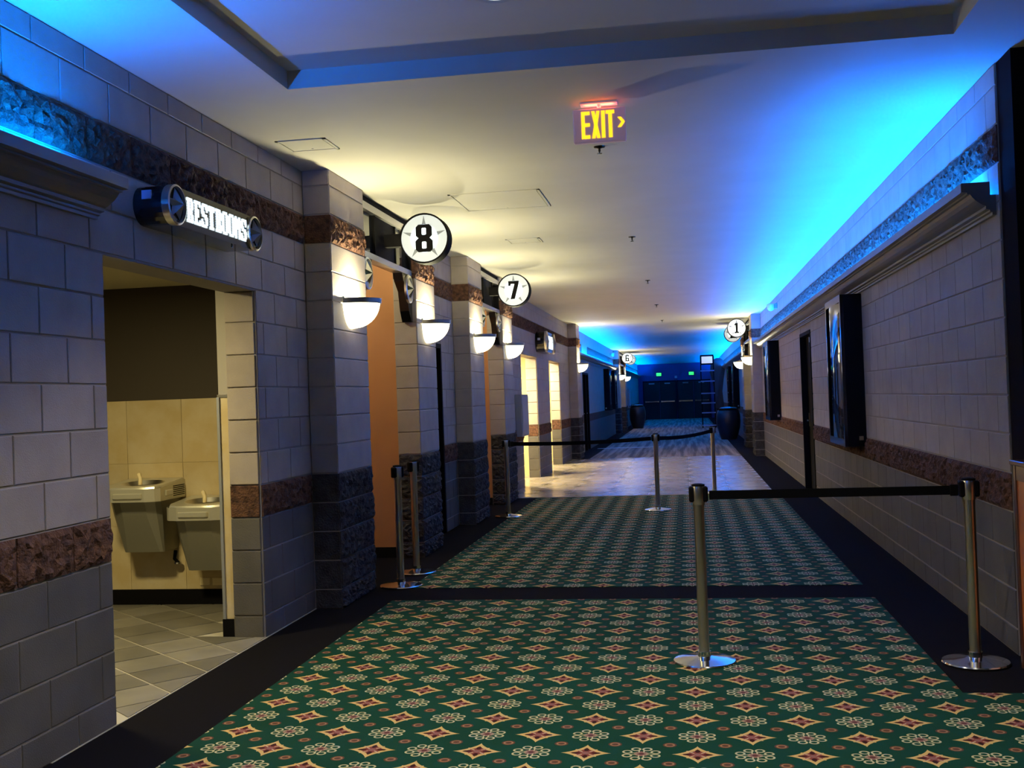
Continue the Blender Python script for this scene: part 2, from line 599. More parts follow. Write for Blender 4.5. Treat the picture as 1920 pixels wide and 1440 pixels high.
# ================================================================== WALLS
LO = [(4.85, 6.72, 2.24), (8.53, 10.20, 3.22), (11.15, 12.08, 2.13), (13.68, 15.20, 3.22), (18.20, 20.20, 2.24), (22.0, 23.9, 2.24)]
wl = backing('wall_left', -2.94, -A - .006, 1.0, 26.0, [LO[0], (8.40, 10.36, 3.22), LO[2], (13.55, 15.36, 3.22)] + LO[4:], M_MORTL,
             label='concrete block wall with red split-face bands, carrying the RESTROOMS sign and doors eight and seven', cat='wall')
spec = []
Y0 = 3.0
run_wall((-A - .011, Y0, 0), (0, 1, 0), (1, 0, 0), 26.0 - Y0, [(a - Y0, b - Y0, z) for a, b, z in LO], spec, shift=.163)
# drop the blocks that stand behind pilasters
PIL = [(7.67, 8.53), (10.20, 10.98), (12.80, 13.68), (15.20, 16.05), (25.80, 26.62)]
keep = []
for sp_ in spec:
    a, b = sp_[3] + Y0, sp_[4] + Y0
    for p, q in PIL:
        if a < q and b > p:
            if a >= p - .02 and b <= q + .02: a = b = 0; break
            if a < p: b = min(b, p)
            else: a = max(a, q)
    if b - a > .04:
        keep.append(sp_[:3] + (a - Y0, b - Y0) + sp_[5:])
lay(keep, wl)
# jambs of the alcove doorway and the far restroom piers, faces turned across the corridor
spec = []
def cross_face(x0, x1, y, facing, zt, style=wall_style):
    """one block per course on a face at y; facing -1 looks back along the corridor"""
    for k, z0, z1 in courses(0, zt):
        st, m = style(k)
        st = 'smooth'
        U = (1, 0, 0) if facing < 0 else (-1, 0, 0)
        p0 = (x0, y - facing * -.011 * 0, 0) if facing < 0 else (x1, y, 0)
        spec.append((p0, U, (0, facing, 0), 0, x1 - x0, z0, z1, st, m))
cross_face(-2.94, -2.736, 6.72, -1, 2.24)
cross_face(-2.94, -2.736, 20.20, -1, 2.24)
cross_face(-2.94, -2.736, 23.90, -1, 2.24)
cross_face(-2.94, -2.736, 4.85, 1, 2.24)
lay(spec, wl)

RO = [(15.45, 16.80, 2.29)]
wr = backing('wall_right', B + .005, 1.93, 6.26, 25.3, RO, M_MORT,
             label='concrete block wall with a red split-face band, carrying poster cases and cornice', cat='wall')
spec = []
run_wall((B + .011, 25.3, 0), (0, -1, 0), (-1, 0, 0), 25.3 - 6.26, [(25.3 - b, 25.3 - a, z) for a, b, z in RO], spec, shift=.1)
lay(spec, wr, 300, .004)
# wall turning away at the near end, dark painted
obj('wall_return', MB().box(B + .012, 6.0, 6.0, 6.26, 0, C + .1), M_DWALL, kind='structure',
    label='dark brown painted wall turning away beside the wooden cabinet', cat='wall')

# plain far walls
def far_wall(name, side, y0, y1, ops, label):
    x0, x1 = (-2.94, -A) if side < 0 else (B, 1.93)
    mb = MB()
    o = None
    y = y0
    segs = []
    for a, b, zt in sorted(ops):
        segs.append((y, a)); y = b
        if zt < C: mb.box(x0, x1, a, b, zt, C + .1)
    segs.append((y, y1))
    for a, b in segs: mb.box(x0, x1, a, b, 0, C + .1)
    o = obj(name, mb, M_UP, kind='structure', label=label, cat='wall')
    s = A if side < 0 else B
    for nm, z0, z1, m in (('lower_course', 0, .775, M_LO), ('band_course', .775, .9855, M_RED), ('band_course', 2.67, 2.88, M_RED)):
        for a, b in segs:
            bb = MB().box(-s - .002 if side < 0 else s - .006, -s + .006 if side < 0 else s + .002, a, b, z0, z1)
            obj(nm, bb, m, o)
    return o
far_wall('wall_far_left', -1, 26.0, 64, [(29.2, 30.9, 2.13), (43.1, 46.3, C)], 'block wall under the far blue cove with a dark double door')
far_wall('wall_far_right', 1, 25.3, 64, [(26.1, 29.3, C)], 'block wall past the door one and two openings toward the urn')
we = obj('wall_end', MB().box(-3, 2, 64, 64.2, 0, C + .1), M_BLUEWALL, kind='structure',
         label='dark end wall with two double doors and green exit signs', cat='wall')

# ------------------------------------------------------------------ pilasters
def pil_style(k):
    if k < 5: return 'split', M_DARK
    if k == 13: return 'split', M_RED
    return 'smooth', M_UP
def pilaster(y0, y1, side, label, back_in=.0, near_smooth=False):
    face = -PF if side < 0 else B - .205
    wallx = -A if side < 0 else B
    n = 1 if side < 0 else -1
    t = .006
    xs = sorted((wallx - n * back_in, face - n * t))
    mb = MB().box(xs[0], xs[1], y0 + t, y1 - t, 0, C)
    o = obj('pilaster', mb, M_MORT, kind='structure', label=label, cat='pilaster')
    spec = []
    Lf = y1 - y0
    for k, z0, z1 in courses():
        st, m = pil_style(k)
        cut = ([0, Lf / 2, Lf] if k % 2 else [0, Lf / 4, Lf * 3 / 4, Lf]) if st == 'split' else [0, Lf]
        if side < 0: p0, U = (face - .011, y0, 0), (0, 1, 0)
        else: p0, U = (face + .011, y1, 0), (0, -1, 0)
        for a, b in zip(cut, cut[1:]):
            spec.append((p0, U, (n, 0, 0), a, b, z0, z1, st, m))
        for fy, ny in ((y0 + .011, -1), (y1 - .011, 1)):
            xa, xb = sorted((wallx, face))
            if back_in:
                if side < 0: xa -= back_in
                else: xb += back_in
            s2 = 'smooth' if (ny < 0 and near_smooth) else st
            U2 = (1, 0, 0) if ny < 0 else (-1, 0, 0)
            spec.append(((xa if ny < 0 else xb, fy, 0), U2, (0, ny, 0), 0, xb - xa, z0, z1, s2, m))
    lay(spec, o, 400)
    return o
pilaster(7.67, 8.53, -1, 'block pilaster with charcoal base beside the alcove doorway, before sign eight', near_smooth=True)
pilaster(10.20, 10.98, -1, 'block pilaster with rough charcoal base just past sign eight', .02)
pilaster(12.80, 13.68, -1, 'block pilaster with charcoal base just before sign seven', near_smooth=True)
pilaster(15.20, 16.05, -1, 'block pilaster with rough charcoal base just past sign seven', .02)
pilaster(25.80, 26.62, -1, 'lone block pilaster past the far restrooms where the blue cove starts', near_smooth=True)
pilaster(25.25, 26.10, 1, 'block pilaster before sign one where the long cornice ends', near_smooth=True)
pilaster(29.30, 30.12, 1, 'block pilaster with lit rough base past sign two', .02)
pilaster(42.30, 43.10, -1, 'far block pilaster before signs six and five')
pilaster(46.30, 47.10, -1, 'far block pilaster past signs six and five', .02)

# ------------------------------------------------------------------ passages behind the numbered portals
def passage(y0, y1, side, label):
    xw = -2.94 if side < 0 else 1.93
    xe = -5.4 if side < 0 else 4.4
    s = -1 if side < 0 else 1
    a, b = sorted((xw, xe))
    mb = MB()
    ra, rb = (a, -2.747) if side < 0 else (B + .022, b)
    mb.box(ra, rb, y1 + .014, y1 + .12, 0, 3.1)
    mb.box(ra if side > 0 else a, rb if side < 0 else b, y0 - .12, y0 - .02, 0, 3.1)
    mb.box(xe - .05, xe + .05, y0 - .1, y1 + .1, 0, 3.1)
    o = obj('wall_passage', mb, M_ORANGE, kind='structure', label=label, cat='wall')
    obj('baseboard', MB().box(ra, rb, y1, y1 + .02, 0, .10), M_BLACK, o)
    pl = thing('downlight', label.replace('orange painted passage wall', 'unseen added downlight in the passage ceiling'), 'downlight', ((-3.7 if side < 0 else 2.7), (y0 + y1) / 2 - .1, 3.1), group='added passage fill lights')  # unseen lamp added to brighten the orange passage walls
    obj('trim_ring', MB().lathe([(.075, 0), (.095, 0), (.095, -.008), (.075, -.004)], seg=20, cap=False), M_CEIL, pl, True)
    obj('lens', MB().lathe([(.0, -.001), (.076, -.001)], seg=20, cap=False), M_LAMPW, pl)
    lamp('passage_fill', 'POINT', (0, 0, -.08), 60, WARM, pl, size=.05)
    obj('soffit', MB().box(a, b, y0 - .1, y1 + .1, 3.1, 3.2), M_BROWN, o)
    return o
passage(8.53, 10.20, -1, 'orange painted passage wall inside the door eight opening')
passage(13.68, 15.20, -1, 'orange painted passage wall inside the door seven opening')
passage(26.10, 29.30, 1, 'orange painted passage wall inside the doors one and two opening')
passage(43.10, 46.30, -1, 'orange painted passage wall inside the doors six and five opening')

# ================================================================== CORNICES AND COVE LIGHTS
PROF = [(0, 2.395), (.022, 2.395), (.022, 2.410), (.034, 2.414), (.034, 2.424), (.055, 2.430), (.055, 2.446), (.070, 2.452), (.088, 2.464),
        (.108, 2.480), (.124, 2.498), (.134, 2.514), (.150, 2.516), (.150, 2.526), (.180, 2.528), (.180, 2.578), (.164, 2.578), (.164, 2.536),
        (.110, 2.512), (.0, 2.506)]
def cornice(side, y0, y1, label, cap0=False, cap1=False):
    x = -A if side < 0 else B
    n = 1 if side < 0 else -1
    mb = MB()
    m = len(PROF)
    vs = [(x + n * (p[0] - .002), yy, p[1]) for yy in (y0, y1) for p in PROF]
    fs = [(i, (i + 1) % m, m + (i + 1) % m, m + i) for i in range(m)] + [tuple(range(m)), tuple(range(m, 2 * m))]
    if side > 0:
        fs = [tuple(reversed(f)) for f in fs]
    mb.add(vs, fs)
    o = obj('cornice', mb, M_CORN, kind='structure', label=label, cat='cornice')
    for flag, yy in ((cap0, y0), (cap1, y1)):
        if flag:
            poly = [(a_, b_) for a_, b_ in PROF[:16]] + [(.03, 2.578), (.03, 2.506), (0, 2.506)]
            obj('end_cap', MB().prism(poly, (x, yy - (.02 if yy == y0 else 0), 0), (n, 0, 0), (0, 0, 1), (0, 1, 0), .02), M_CORN, o)
    return o
def neon(side, y0, y1, label, n_off=.122):
    x = (-A + n_off) if side < 0 else (B - n_off)
    o = thing('cove_light', label, 'light', (x, (y0 + y1) / 2, 2.556), group='blue neon tubes in the cornice coves')
    h = (y1 - y0) / 2
    obj('tube', MB().tube([(0, -h, 0), (0, h, 0)], .014, 8), M_NEON, o, True)
    for e in (-h, h):
        obj('end_holder', MB().box(-.02, .02, e - .02, e + .02, -.036, .012), M_GREY, o)
    return o
cornice(1, 6.34, 25.25, 'long stepped cornice with blue cove light above the poster cases', cap0=True)
neon(1, 6.55, 25.0, 'blue neon tube in the cornice above the poster cases')
cornice(-1, 1.0, 4.78, 'stepped cornice with blue cove light next to the RESTROOMS sign')
neon(-1, 1.2, 4.50, 'blue neon tube in the cornice beside the RESTROOMS sign')
cornice(-1, 26.62, 42.30, 'far stepped cornice above the dark double door', cap1=False)
neon(-1, 27.0, 42.0, 'blue neon tube above the dark double door')
cornice(1, 30.12, 63.9, 'far stepped cornice above the big urn')
neon(1, 30.6, 63.5, 'blue neon tube above the big urn')
cornice(-1, 47.10, 63.9, 'far stepped cornice past signs six and five')
neon(-1, 47.4, 63.5, 'blue neon tube past signs six and five')

# ================================================================== SCONCES
def sconce_proto():
    pr = []
    n = 9
    for i in range(n + 1):
        a = PI / 2 * i / n
        pr.append((.004 + .200 * math.sin(a) ** .88, -.205 * math.cos(a)))
    # half bowl: back flat against the wall, bulging to +x
    bowl = MB().lathe(pr, (0, 0, 0), 20, -PI / 2, PI / 2, 1.12, .92).mesh('glass_bowl', M_BOWL, True)
    rim = MB().lathe([(.206, -.022), (.212, -.022), (.216, .016), (.200, .016), (.198, -.012), (.206, -.022)], (0, 0, 0), 20, -PI / 2, PI / 2, 1.12, .92, cap=False).mesh('rim', M_STEEL, True)
    plate = MB().box(-.0, .010, -.185, .185, -.02, .03).mesh('back_plate', M_STEEL)
    fin = MB().lathe([(.0, -.205), (.012, -.20), (.016, -.19), (.01, -.178)], (.05, 0, 0), 10).mesh('finial', M_STEEL, True)
    return bowl, rim, plate, fin
SCP = sconce_proto()
def sconce(y, side, label, z=2.27, watts=SCONCE_W, off=.0):
    x = -PF if side < 0 else B - .205
    o = thing('wall_sconce', label, 'sconce', (x + (.002 if side < 0 else -.002), y, z), 0 if side < 0 else PI, group='half-bowl wall sconces on the pilasters')
    for nm, me in zip(('glass_bowl', 'rim', 'back_plate', 'finial'), SCP):
        link(nm, me, o)
    lamp('sconce_bulb', 'POINT', (.07, 0, -.008), watts, WARM, o, size=.03)
    return o
sconce(8.10, -1, 'glowing half-bowl sconce on the pilaster beside the alcove doorway')
sconce(10.60, -1, 'glowing half-bowl sconce on the pilaster just past sign eight')
sconce(13.24, -1, 'glowing half-bowl sconce on the pilaster just before sign seven')
sconce(15.62, -1, 'glowing half-bowl sconce on the pilaster just past sign seven')
sconce(26.21, -1, 'glowing half-bowl sconce on the lone pilaster past the far restrooms')
sconce(25.68, 1, 'glowing half-bowl sconce under sign one where the cornice ends')
sconce(29.70, 1, 'glowing half-bowl sconce on the pilaster past sign two')
sconce(42.70, -1, 'glowing half-bowl sconce before sign six')
sconce(46.70, -1, 'glowing half-bowl sconce past sign five')

# ================================================================== NUMBER SIGNS
def stroke(mb, poly, o, U, V, N, d): mb.prism(poly, o, U, V, N, d)
def ring_poly(mb, cx, cy, wo, ho, wi, hi, co, ci, o, U, V, N, d):
    """octagonal ring"""
    def oc(w_, h_, c_):
        return [(cx - w_ + c_, cy - h_), (cx + w_ - c_, cy - h_), (cx + w_, cy - h_ + c_), (cx + w_, cy + h_ - c_),
                (cx + w_ - c_, cy + h_), (cx - w_ + c_, cy + h_), (cx - w_, cy + h_ - c_), (cx - w_, cy - h_ + c_)]
    a, b = oc(wo, ho, co), oc(wi, hi, ci)
    for i in range(8):
        j = (i + 1) % 8
        mb.prism([a[i], a[j], b[j], b[i]], o, U, V, N, d)
def digit(mb, ch, o, U, V, N, d, h=.24):
    """block numerals, height h centred on o"""
    s = h / 1.0
    def P(*pts): mb.prism([(x * s, y * s) for x, y in pts], o, U, V, N, d)
    if ch == '8':
        ring_poly(mb, 0, .25 * s, .30 * s, .25 * s, .085 * s, .13 * s, .10 * s, .03 * s, o, U, V, N, d)
        ring_poly(mb, 0, -.25 * s, .32 * s, .25 * s, .085 * s, .13 * s, .10 * s, .03 * s, o, U, V, N, d)
    elif ch == '7':
        P((-.28, .5), (.30, .5), (.30, .36), (.06, -.5), (-.18, -.5), (.06, .34), (-.14, .34), (-.17, .24), (-.28, .24))
    elif ch == '1':
        P((-.10, .5), (.12, .5), (.12, -.36), (.22, -.36), (.22, -.5), (-.22, -.5), (-.22, -.36), (-.10, -.36), (-.10, .28), (-.22, .26), (-.22, .36))
    elif ch == '2':
        P((-.28, .5), (.28, .5), (.28, .30), (-.02, -.32), (.28, -.32), (.28, -.5), (-.28, -.5), (-.28, -.34), (.06, .32), (-.10, .32), (-.10, .18), (-.28, .18))
    elif ch == '6':
        ring_poly(mb, 0, -.22 * s, .30 * s, .28 * s, .10 * s, .12 * s, .08 * s, .02 * s, o, U, V, N, d)
        P((-.30, -.2), (-.30, .42), (-.22, .5), (.28, .5), (.28, .26), (.1, .26), (.1, .34), (-.10, .34), (-.10, -.05))
    elif ch == '5':
        P((.28, .5), (-.28, .5), (-.28, -.02), (.06, -.02), (.10, -.06), (.10, -.30), (.06, -.34), (-.08, -.34), (-.10, -.24), (-.28, -.24), (-.28, -.44),
          (-.2, -.5), (.2, -.5), (.3, -.4), (.3, .06), (.2, .15), (-.10, .15), (-.10, .34), (.28, .34))
def star_pts(R, r, n=5, a0=PI / 2):
    return [((R if i % 2 == 0 else r) * math.cos(a0 + PI * i / n), (R if i % 2 == 0 else r) * math.sin(a0 + PI * i / n)) for i in range(2 * n)]
def number_sign(ch, x, y, z, side, label, arm=.12, R=.22):
    o = thing('number_sign', label, 'sign', (x, y, z), group='round lit auditorium number signs')
    D = .075
    U, V, N = (1, 0, 0), (0, 0, 1), (0, -1, 0)
    # drum rim
    rim = MB()
    seg = 40
    ring = [(R, -D), (R, D), (R - .014, D), (R - .014, -D)]
    vs = [(r * math.cos(2 * PI * i / seg), yy, r * math.sin(2 * PI * i / seg)) for r, yy in ring for i in range(seg)]
    fs = [(k_ * seg + i, k_ * seg + (i + 1) % seg, ((k_ + 1) % 4) * seg + (i + 1) % seg, ((k_ + 1) % 4) * seg + i) for k_ in range(4) for i in range(seg)]
    rim.add(vs, fs)
    obj('rim', rim, M_BLACK, o, True)
    obj('lit_face', MB().prism(ngon(R - .013, seg), (0, -D + .012, 0), U, V, (0, 1, 0), 2 * D - .024), M_SIGNFACE, o)
    obj('star_emblem', MB().prism(star_pts(R * .90, R * .26), (0, -D + .012, 0), U, V, N, .002), M_SIGNSTAR, o)
    obj('halo_disc', MB().prism(ngon(R * .56, 28), (0, -D + .010, 0), U, V, N, .005), M_HALO, o)
    mb = MB()
    digit(mb, ch, (0, -D + .008, 0), U, V, N, .008)
    obj('numeral', mb, M_BLACK, o)
    s = -1 if side < 0 else 1
    x_in, x_out = s * (R - .01), s * (R + arm)
    obj('bracket', MB().box(min(x_in, x_out), max(x_in, x_out), -.05, .05, -.055, .055), M_BLACK, o)
    return o
number_sign('8', -2.205, 9.36, 2.91, -1, 'round lit sign with a black number eight over a grey star', .145)
number_sign('7', -2.215, 14.44, 2.93, -1, 'round lit sign with a black number seven over a grey star')
number_sign('1', 1.235, 26.35, 2.965, 1, 'round lit sign with a black number one', .08)
number_sign('2', 1.245, 28.8, 2.965, 1, 'round lit sign with a black number two behind sign one', .08)
number_sign('6', -2.25, 43.62, 2.94, -1, 'far round lit sign with a black number six', .04)
number_sign('5', -2.22, 45.6, 2.94, -1, 'far round lit sign with a black number five', .06)

# ------------------------------------------------------------------ transoms over the portals, corbels with star medallions
def barn_star(R, depth, o, U, V, N):
    mb = MB()
    o, U, V, N = Vector(o), Vector(U), Vector(V), Vector(N)
    p = [o + U * a + V * b for a, b in star_pts(R, R * .40)]
    mb.add(p + [o + N * depth], [(i, (i + 1) % 10, 10) for i in range(10)] + [tuple(reversed(range(10)))])
    return mb
def transom(y0, y1, side, label, n=1):
    x = -2.60 if side < 0 else 1.59
    s = 1 if side < 0 else -1
    o = thing('portal_transom', label, 'transom', (x, (y0 + y1) / 2, 2.69), group='black glazed transoms over the numbered openings')
    h = (y1 - y0) / 2 - .004
    def bx(nm, a, b, c_, d_, m, e=.045, f=.0):
        xa, xb = sorted((s * (f - e), s * (f + e)))
        return obj(nm, MB().box(xa, xb, a, b, c_, d_), m, o)
    top = C - .005 - 2.69
    bx('top_rail', -h, h, .40, .46, M_ALU, .05)
    bx('head_panel', -h, h, .46, top, M_BLACK, .03)
    bx('bottom_rail', -h, h, 0, .05, M_ALU, .05)
    for a in (-h, h - .05):
        bx('jamb', a, a + .05, .05, .40, M_BLACK)
    w_ = (2 * h) / (n * 1.0)
    for i in range(n):
        c_ = -h + w_ * (i + .5)
        bx('sign_panel', c_ - .32, c_ + .32, .05, .40, M_BLACK, .02)
        bx('glass_pane', max(-h + .05, c_ - w_ / 2), c_ - .32, .05, .40, M_GLASS, .006)
        bx('glass_pane', c_ + .32, min(h - .05, c_ + w_ / 2), .05, .40, M_GLASS, .006)
        bx('mullion', c_ - .345, c_ - .315, .05, .40, M_BLACK, .03)
        bx('mullion', c_ + .315, c_ + .345, .05, .40, M_BLACK, .03)
    for e in (-1, 1):
        # corbel under the rail hugging the pilaster; star medallion on its corridor face
        poly = [(0, 0), (-.34, 0), (-.30, -.07), (-.17, -.16), (-.12, -.34), (-.05, -.44), (0, -.44)]
        poly = [(e * (h + a), b) for a, b in poly]
        cb = obj('corbel', MB().prism(poly, (s * -.05, 0, 0), (0, 1, 0), (0, 0, 1), (s, 0, 0), .09), M_GLOSS, o)
        cy = e * (h - .145)
        md = MB()
        seg = 28
        rg = [(.135, 0), (.135, .022), (.118, .026), (.116, .008)]
        md.add([(s * (.04 + d_), cy + r * math.cos(2 * PI * i / seg), -.135 + r * math.sin(2 * PI * i / seg)) for r, d_ in rg for i in range(seg)],
               [(k_ * seg + i, k_ * seg + (i + 1) % seg, (k_ + 1) * seg + (i + 1) % seg, (k_ + 1) * seg + i) for k_ in range(3) for i in range(seg)] + [tuple(range(3 * seg, 4 * seg))])
        obj('medallion', md, M_STEEL, cb, True)
        obj('star', barn_star(.108, .05, (s * .05, cy, -.135), (0, 1, 0), (0, 0, 1), (s, 0, 0)), M_CHROME, cb)
    return o
transom(8.53, 10.20, -1, 'black glazed transom with star corbels over the door eight opening')
transom(13.68, 15.20, -1, 'black glazed transom with star corbels over the door seven opening')
transom(26.10, 29.30, 1, 'wide black glazed transom over the doors one and two opening', 2)
transom(43.10, 46.30, -1, 'wide black glazed transom over the doors six and five opening', 2)

# ================================================================== RESTROOMS SIGNS
GL = {
 'R': ["1111110", "0110011", "0110011", "0110011", "0111110", "0110110", "0110011", "0110011", "1111011"],
 'E': ["1111111", "0110001", "0110000", "0110100", "0111100", "0110100", "0110000", "0110001", "1111111"],
 'S': ["0111111", "1100011", "1100001", "1110000", "0111110", "0000111", "1000011", "1100011", "1111110"],
 'T': ["1111111", "1011101", "0011100", "0011100", "0011100", "0011100", "0011100", "0011100", "0111110"],
 'O': ["0111110", "1100011", "1100011", "1100011", "1100011", "1100011", "1100011", "1100011", "0111110"],
 'M': ["1100011", "1110111", "1111111", "1101011", "1101011", "1100011", "1100011", "1100011", "1100011"],
}
def restroom_sign(y0, y1, zc, h, depth, label, letters=True):
    o = thing('restroom_sign', label, 'sign', (-A, (y0 + y1) / 2, zc), group='lit restroom signs')
    L = (y1 - y0) / 2
    r = h / 2
    poly = [(-L + r + r * math.cos(a), r * math.sin(a)) for a in [PI / 2 + PI * i / 12 for i in range(13)]] + \
           [(L - r + r * math.cos(a), r * math.sin(a)) for a in [-PI / 2 + PI * i / 12 for i in range(13)]]
    obj('housing', MB().prism(poly, (.001, 0, 0), (0, 1, 0), (0, 0, 1), (1, 0, 0), depth), M_GLOSS, o)
    for e in (-1, 1):
        cy = e * (L - r)
        md = MB()
        seg = 28
        R = r * 1.04
        rg = [(R, -.02), (R, .018), (R * .90, .022), (R * .88, .004)]
        md.add([(depth + d_, cy + q * math.cos(2 * PI * i / seg), q * math.sin(2 * PI * i / seg)) for q, d_ in rg for i in range(seg)],
               [(k_ * seg + i, k_ * seg + (i + 1) % seg, (k_ + 1) * seg + (i + 1) % seg, (k_ + 1) * seg + i) for k_ in range(3) for i in range(seg)])
        ob = obj('medallion_ring', md, M_STEEL, o, True)
        obj('star', barn_star(R * .86, .05, (depth + .004, cy, 0), (0, 1, 0), (0, 0, 1), (1, 0, 0)), M_GREY, o)
    txt = 'RESTROOMS'
    tw = 2 * (L - 2 * r) - .03
    cw = tw / len(txt)
    lh = h * .64
    mb = MB()
    for i, ch in enumerate(txt):
        g = GL[ch]
        for rr_, row in enumerate(g):
            c0 = 0
            while c0 < 7:
                if row[c0] == '1':
                    c1 = c0
                    while c1 < 7 and row[c1] == '1': c1 += 1
                    px_ = cw * .80 / 7
                    ya = -tw / 2 + .02 + i * cw + c0 * px_
                    yb = -tw / 2 + .02 + i * cw + c1 * px_
                    zt = lh / 2 - rr_ * lh / 9
                    mb.box(depth - .002, depth + .008, ya, yb, zt - lh / 9 - .0006, zt + .0006)
                    c0 = c1
                else: c0 += 1
    obj('lettering', mb, M_LETTERS, o)
    obj('sticker', MB().box(.05, .10, -L - .0015, -L + .01, .02, .065), M_PAPER, o)
    obj('fixing_screw', MB().lathe([(.006, -.012), (.006, 0)], (depth * .8, L * .45, -r), 8), M_CHROME, o)
    return o
restroom_sign(5.15, 6.38, 2.535, .20, .175, 'black capsule sign with glowing RESTROOMS lettering and steel stars above the alcove')
restroom_sign(20.05, 21.55, 2.53, .38, .19, 'black capsule restroom sign between the two bright far doorways')

# ================================================================== EXIT SIGN
ex = thing('exit_sign', 'ceiling-hung exit sign with glowing amber letters and arrow', 'exit sign', (-.445, 6.45, C))
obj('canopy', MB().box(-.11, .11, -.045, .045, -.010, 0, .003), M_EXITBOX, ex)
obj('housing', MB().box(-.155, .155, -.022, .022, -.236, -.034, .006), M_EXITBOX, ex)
obj('red_lamp', MB().box(-.085, .085, -.008, .008, -.034, -.030), M_REDLAMP, ex)
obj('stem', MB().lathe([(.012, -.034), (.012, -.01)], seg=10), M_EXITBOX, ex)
lamp('exit_lamp', 'AREA', (0, 0, -.029), .5, (1.0, .10, .04), ex, size=.17, rot=(PI, 0, 0), sy=.03)
mb = MB()
def bar(x0, x1, z0, z1): mb.box(x0, x1, -.025, -.0215, z0, z1)
zt, zb = -.052, -.212
xs = -.105
bar(xs, xs + .020, zb, zt)
for z in (zb, (zb + zt) / 2 - .009, zt - .020): bar(xs + .018, xs + .050, z, z + .020)
x = xs + .060
fr = ((0, -.0215, 0), (1, 0, 0), (0, 0, 1), (0, -1, 0), .0035)
mb.prism([(x, zt), (x + .019, zt), (x + .050, zb), (x + .030, zb)], *fr)
mb.prism([(x + .031, zt), (x + .049, zt), (x + .020, zb), (x, zb)], *fr)
bar(x + .058, x + .079, zb, zt)
bar(x + .085, x + .135, zt - .020, zt)
bar(x + .100, x + .121, zb, zt - .018)
mb.prism([(.108, -.096), (.128, -.096), (.151, -.125), (.128, -.156), (.108, -.156), (.131, -.125)], *fr)
obj('lettering', mb, M_EXIT, ex)

# ================================================================== SPRINKLERS, CEILING HATCHES, DOWNLIGHTS, CAMERAS
esc = MB().lathe([(.04, 0), (.038, -.006), (.016, -.010), (.012, -.012)], seg=16).mesh('escutcheon', M_GLOSS, True)
hd = MB().lathe([(.008, -.010), (.008, -.034), (.004, -.036), (.004, -.046), (.018, -.047), (.018, -.050)], seg=12).mesh('sprinkler_head', M_GLOSS, True)
for i, (y, nm) in enumerate(((7.58, 'just behind the exit sign'), (12.02, 'between signs eight and seven'), (16.7, 'above the edge of the stone tiles'), (21.35, 'above the middle of the stone tiles'), (25.9, 'above the far edge of the stone tiles'))):
    o = thing('sprinkler', 'small black ceiling sprinkler ' + nm, 'sprinkler', (-.53 + .01 * i, y, C), group='ceiling sprinklers')
    link('escutcheon', esc, o); link('sprinkler_head', hd, o)
for (x0, x1, y0, y1, lab) in ((-2.58, -2.24, 6.77, 7.08, 'small square ceiling hatch near the alcove pilaster'), (-1.91, -1.14, 8.95, 9.78, 'large square ceiling hatch next to sign eight'),
                              (-1.87, -1.50, 11.67, 12.0, 'faint square ceiling hatch between signs eight and seven')):
    o = thing('ceiling_hatch', lab, 'hatch', ((x0 + x1) / 2, (y0 + y1) / 2, C), group='ceiling access hatches')
    a, b = (x1 - x0) / 2, (y1 - y0) / 2
    f = MB()
    for q in ((-a, a, -b, -b + .02), (-a, a, b - .02, b), (-a, -a + .02, -b, b), (a - .02, a, -b, b)): f.box(*q, -.006, 0)
    obj('hatch_frame', f, M_CEIL, o)
    obj('hatch_panel', MB().box(-a + .026, a - .026, -b + .026, b - .026, -.004, 0), M_CEIL, o)
    obj('latch', MB().lathe([(.008, -.006), (.008, 0)], (0, b - .06, 0), 8), M_GREY, o)
def downlight(x, y, z, label, watts, cone=2.0):
    o = thing('downlight', label, 'downlight', (x, y, z), group='recessed ceiling downlights')
    obj('trim_ring', MB().lathe([(.075, 0), (.095, 0), (.095, -.008), (.075, -.004)], seg=24, cap=False), M_CEIL, o, True)
    obj('lens', MB().lathe([(.0, -.001), (.076, -.001)], seg=24, cap=False), M_LAMPW, o)
    lamp('downlight_bulb', 'SPOT', (0, 0, -.03), watts, (1.0, .93, .78), o, size=.06, spot=cone, blend=.5)
downlight(-.78, 4.85, TRAY[4], 'round recessed downlight in the ceiling tray', DOWN_W)
downlight(-.78, 2.6, TRAY[4], 'round recessed downlight in the tray overhead', DOWN_W)
downlight(.6, 3.2, TRAY[4], 'round recessed downlight in the tray over the carpet', DOWN_W)
def wall_camera(x, y, z, s, label):
    o = thing('security_camera', label, 'camera', (x, y, z), 0 if s > 0 else PI, group='wall security cameras')
    obj('mount', MB().box(0, .05, -.03, .03, -.05, .05, .008), M_GREY, o)
    obj('dome', MB().lathe([(.001, -.09), (.04, -.08), (.065, -.05), (.07, 0), (.07, .03), (.03, .05)], (.12, 0, 0), 16), mat('white_plastic', (.75, .76, .78), .3), o, True)
wall_camera(B, 20.6, 3.02, -1, 'white security camera on the blue-lit wall above the poster cases')
wall_camera(-A, 40.4, 3.0, 1, 'white security camera on the far blue-lit wall before sign six')

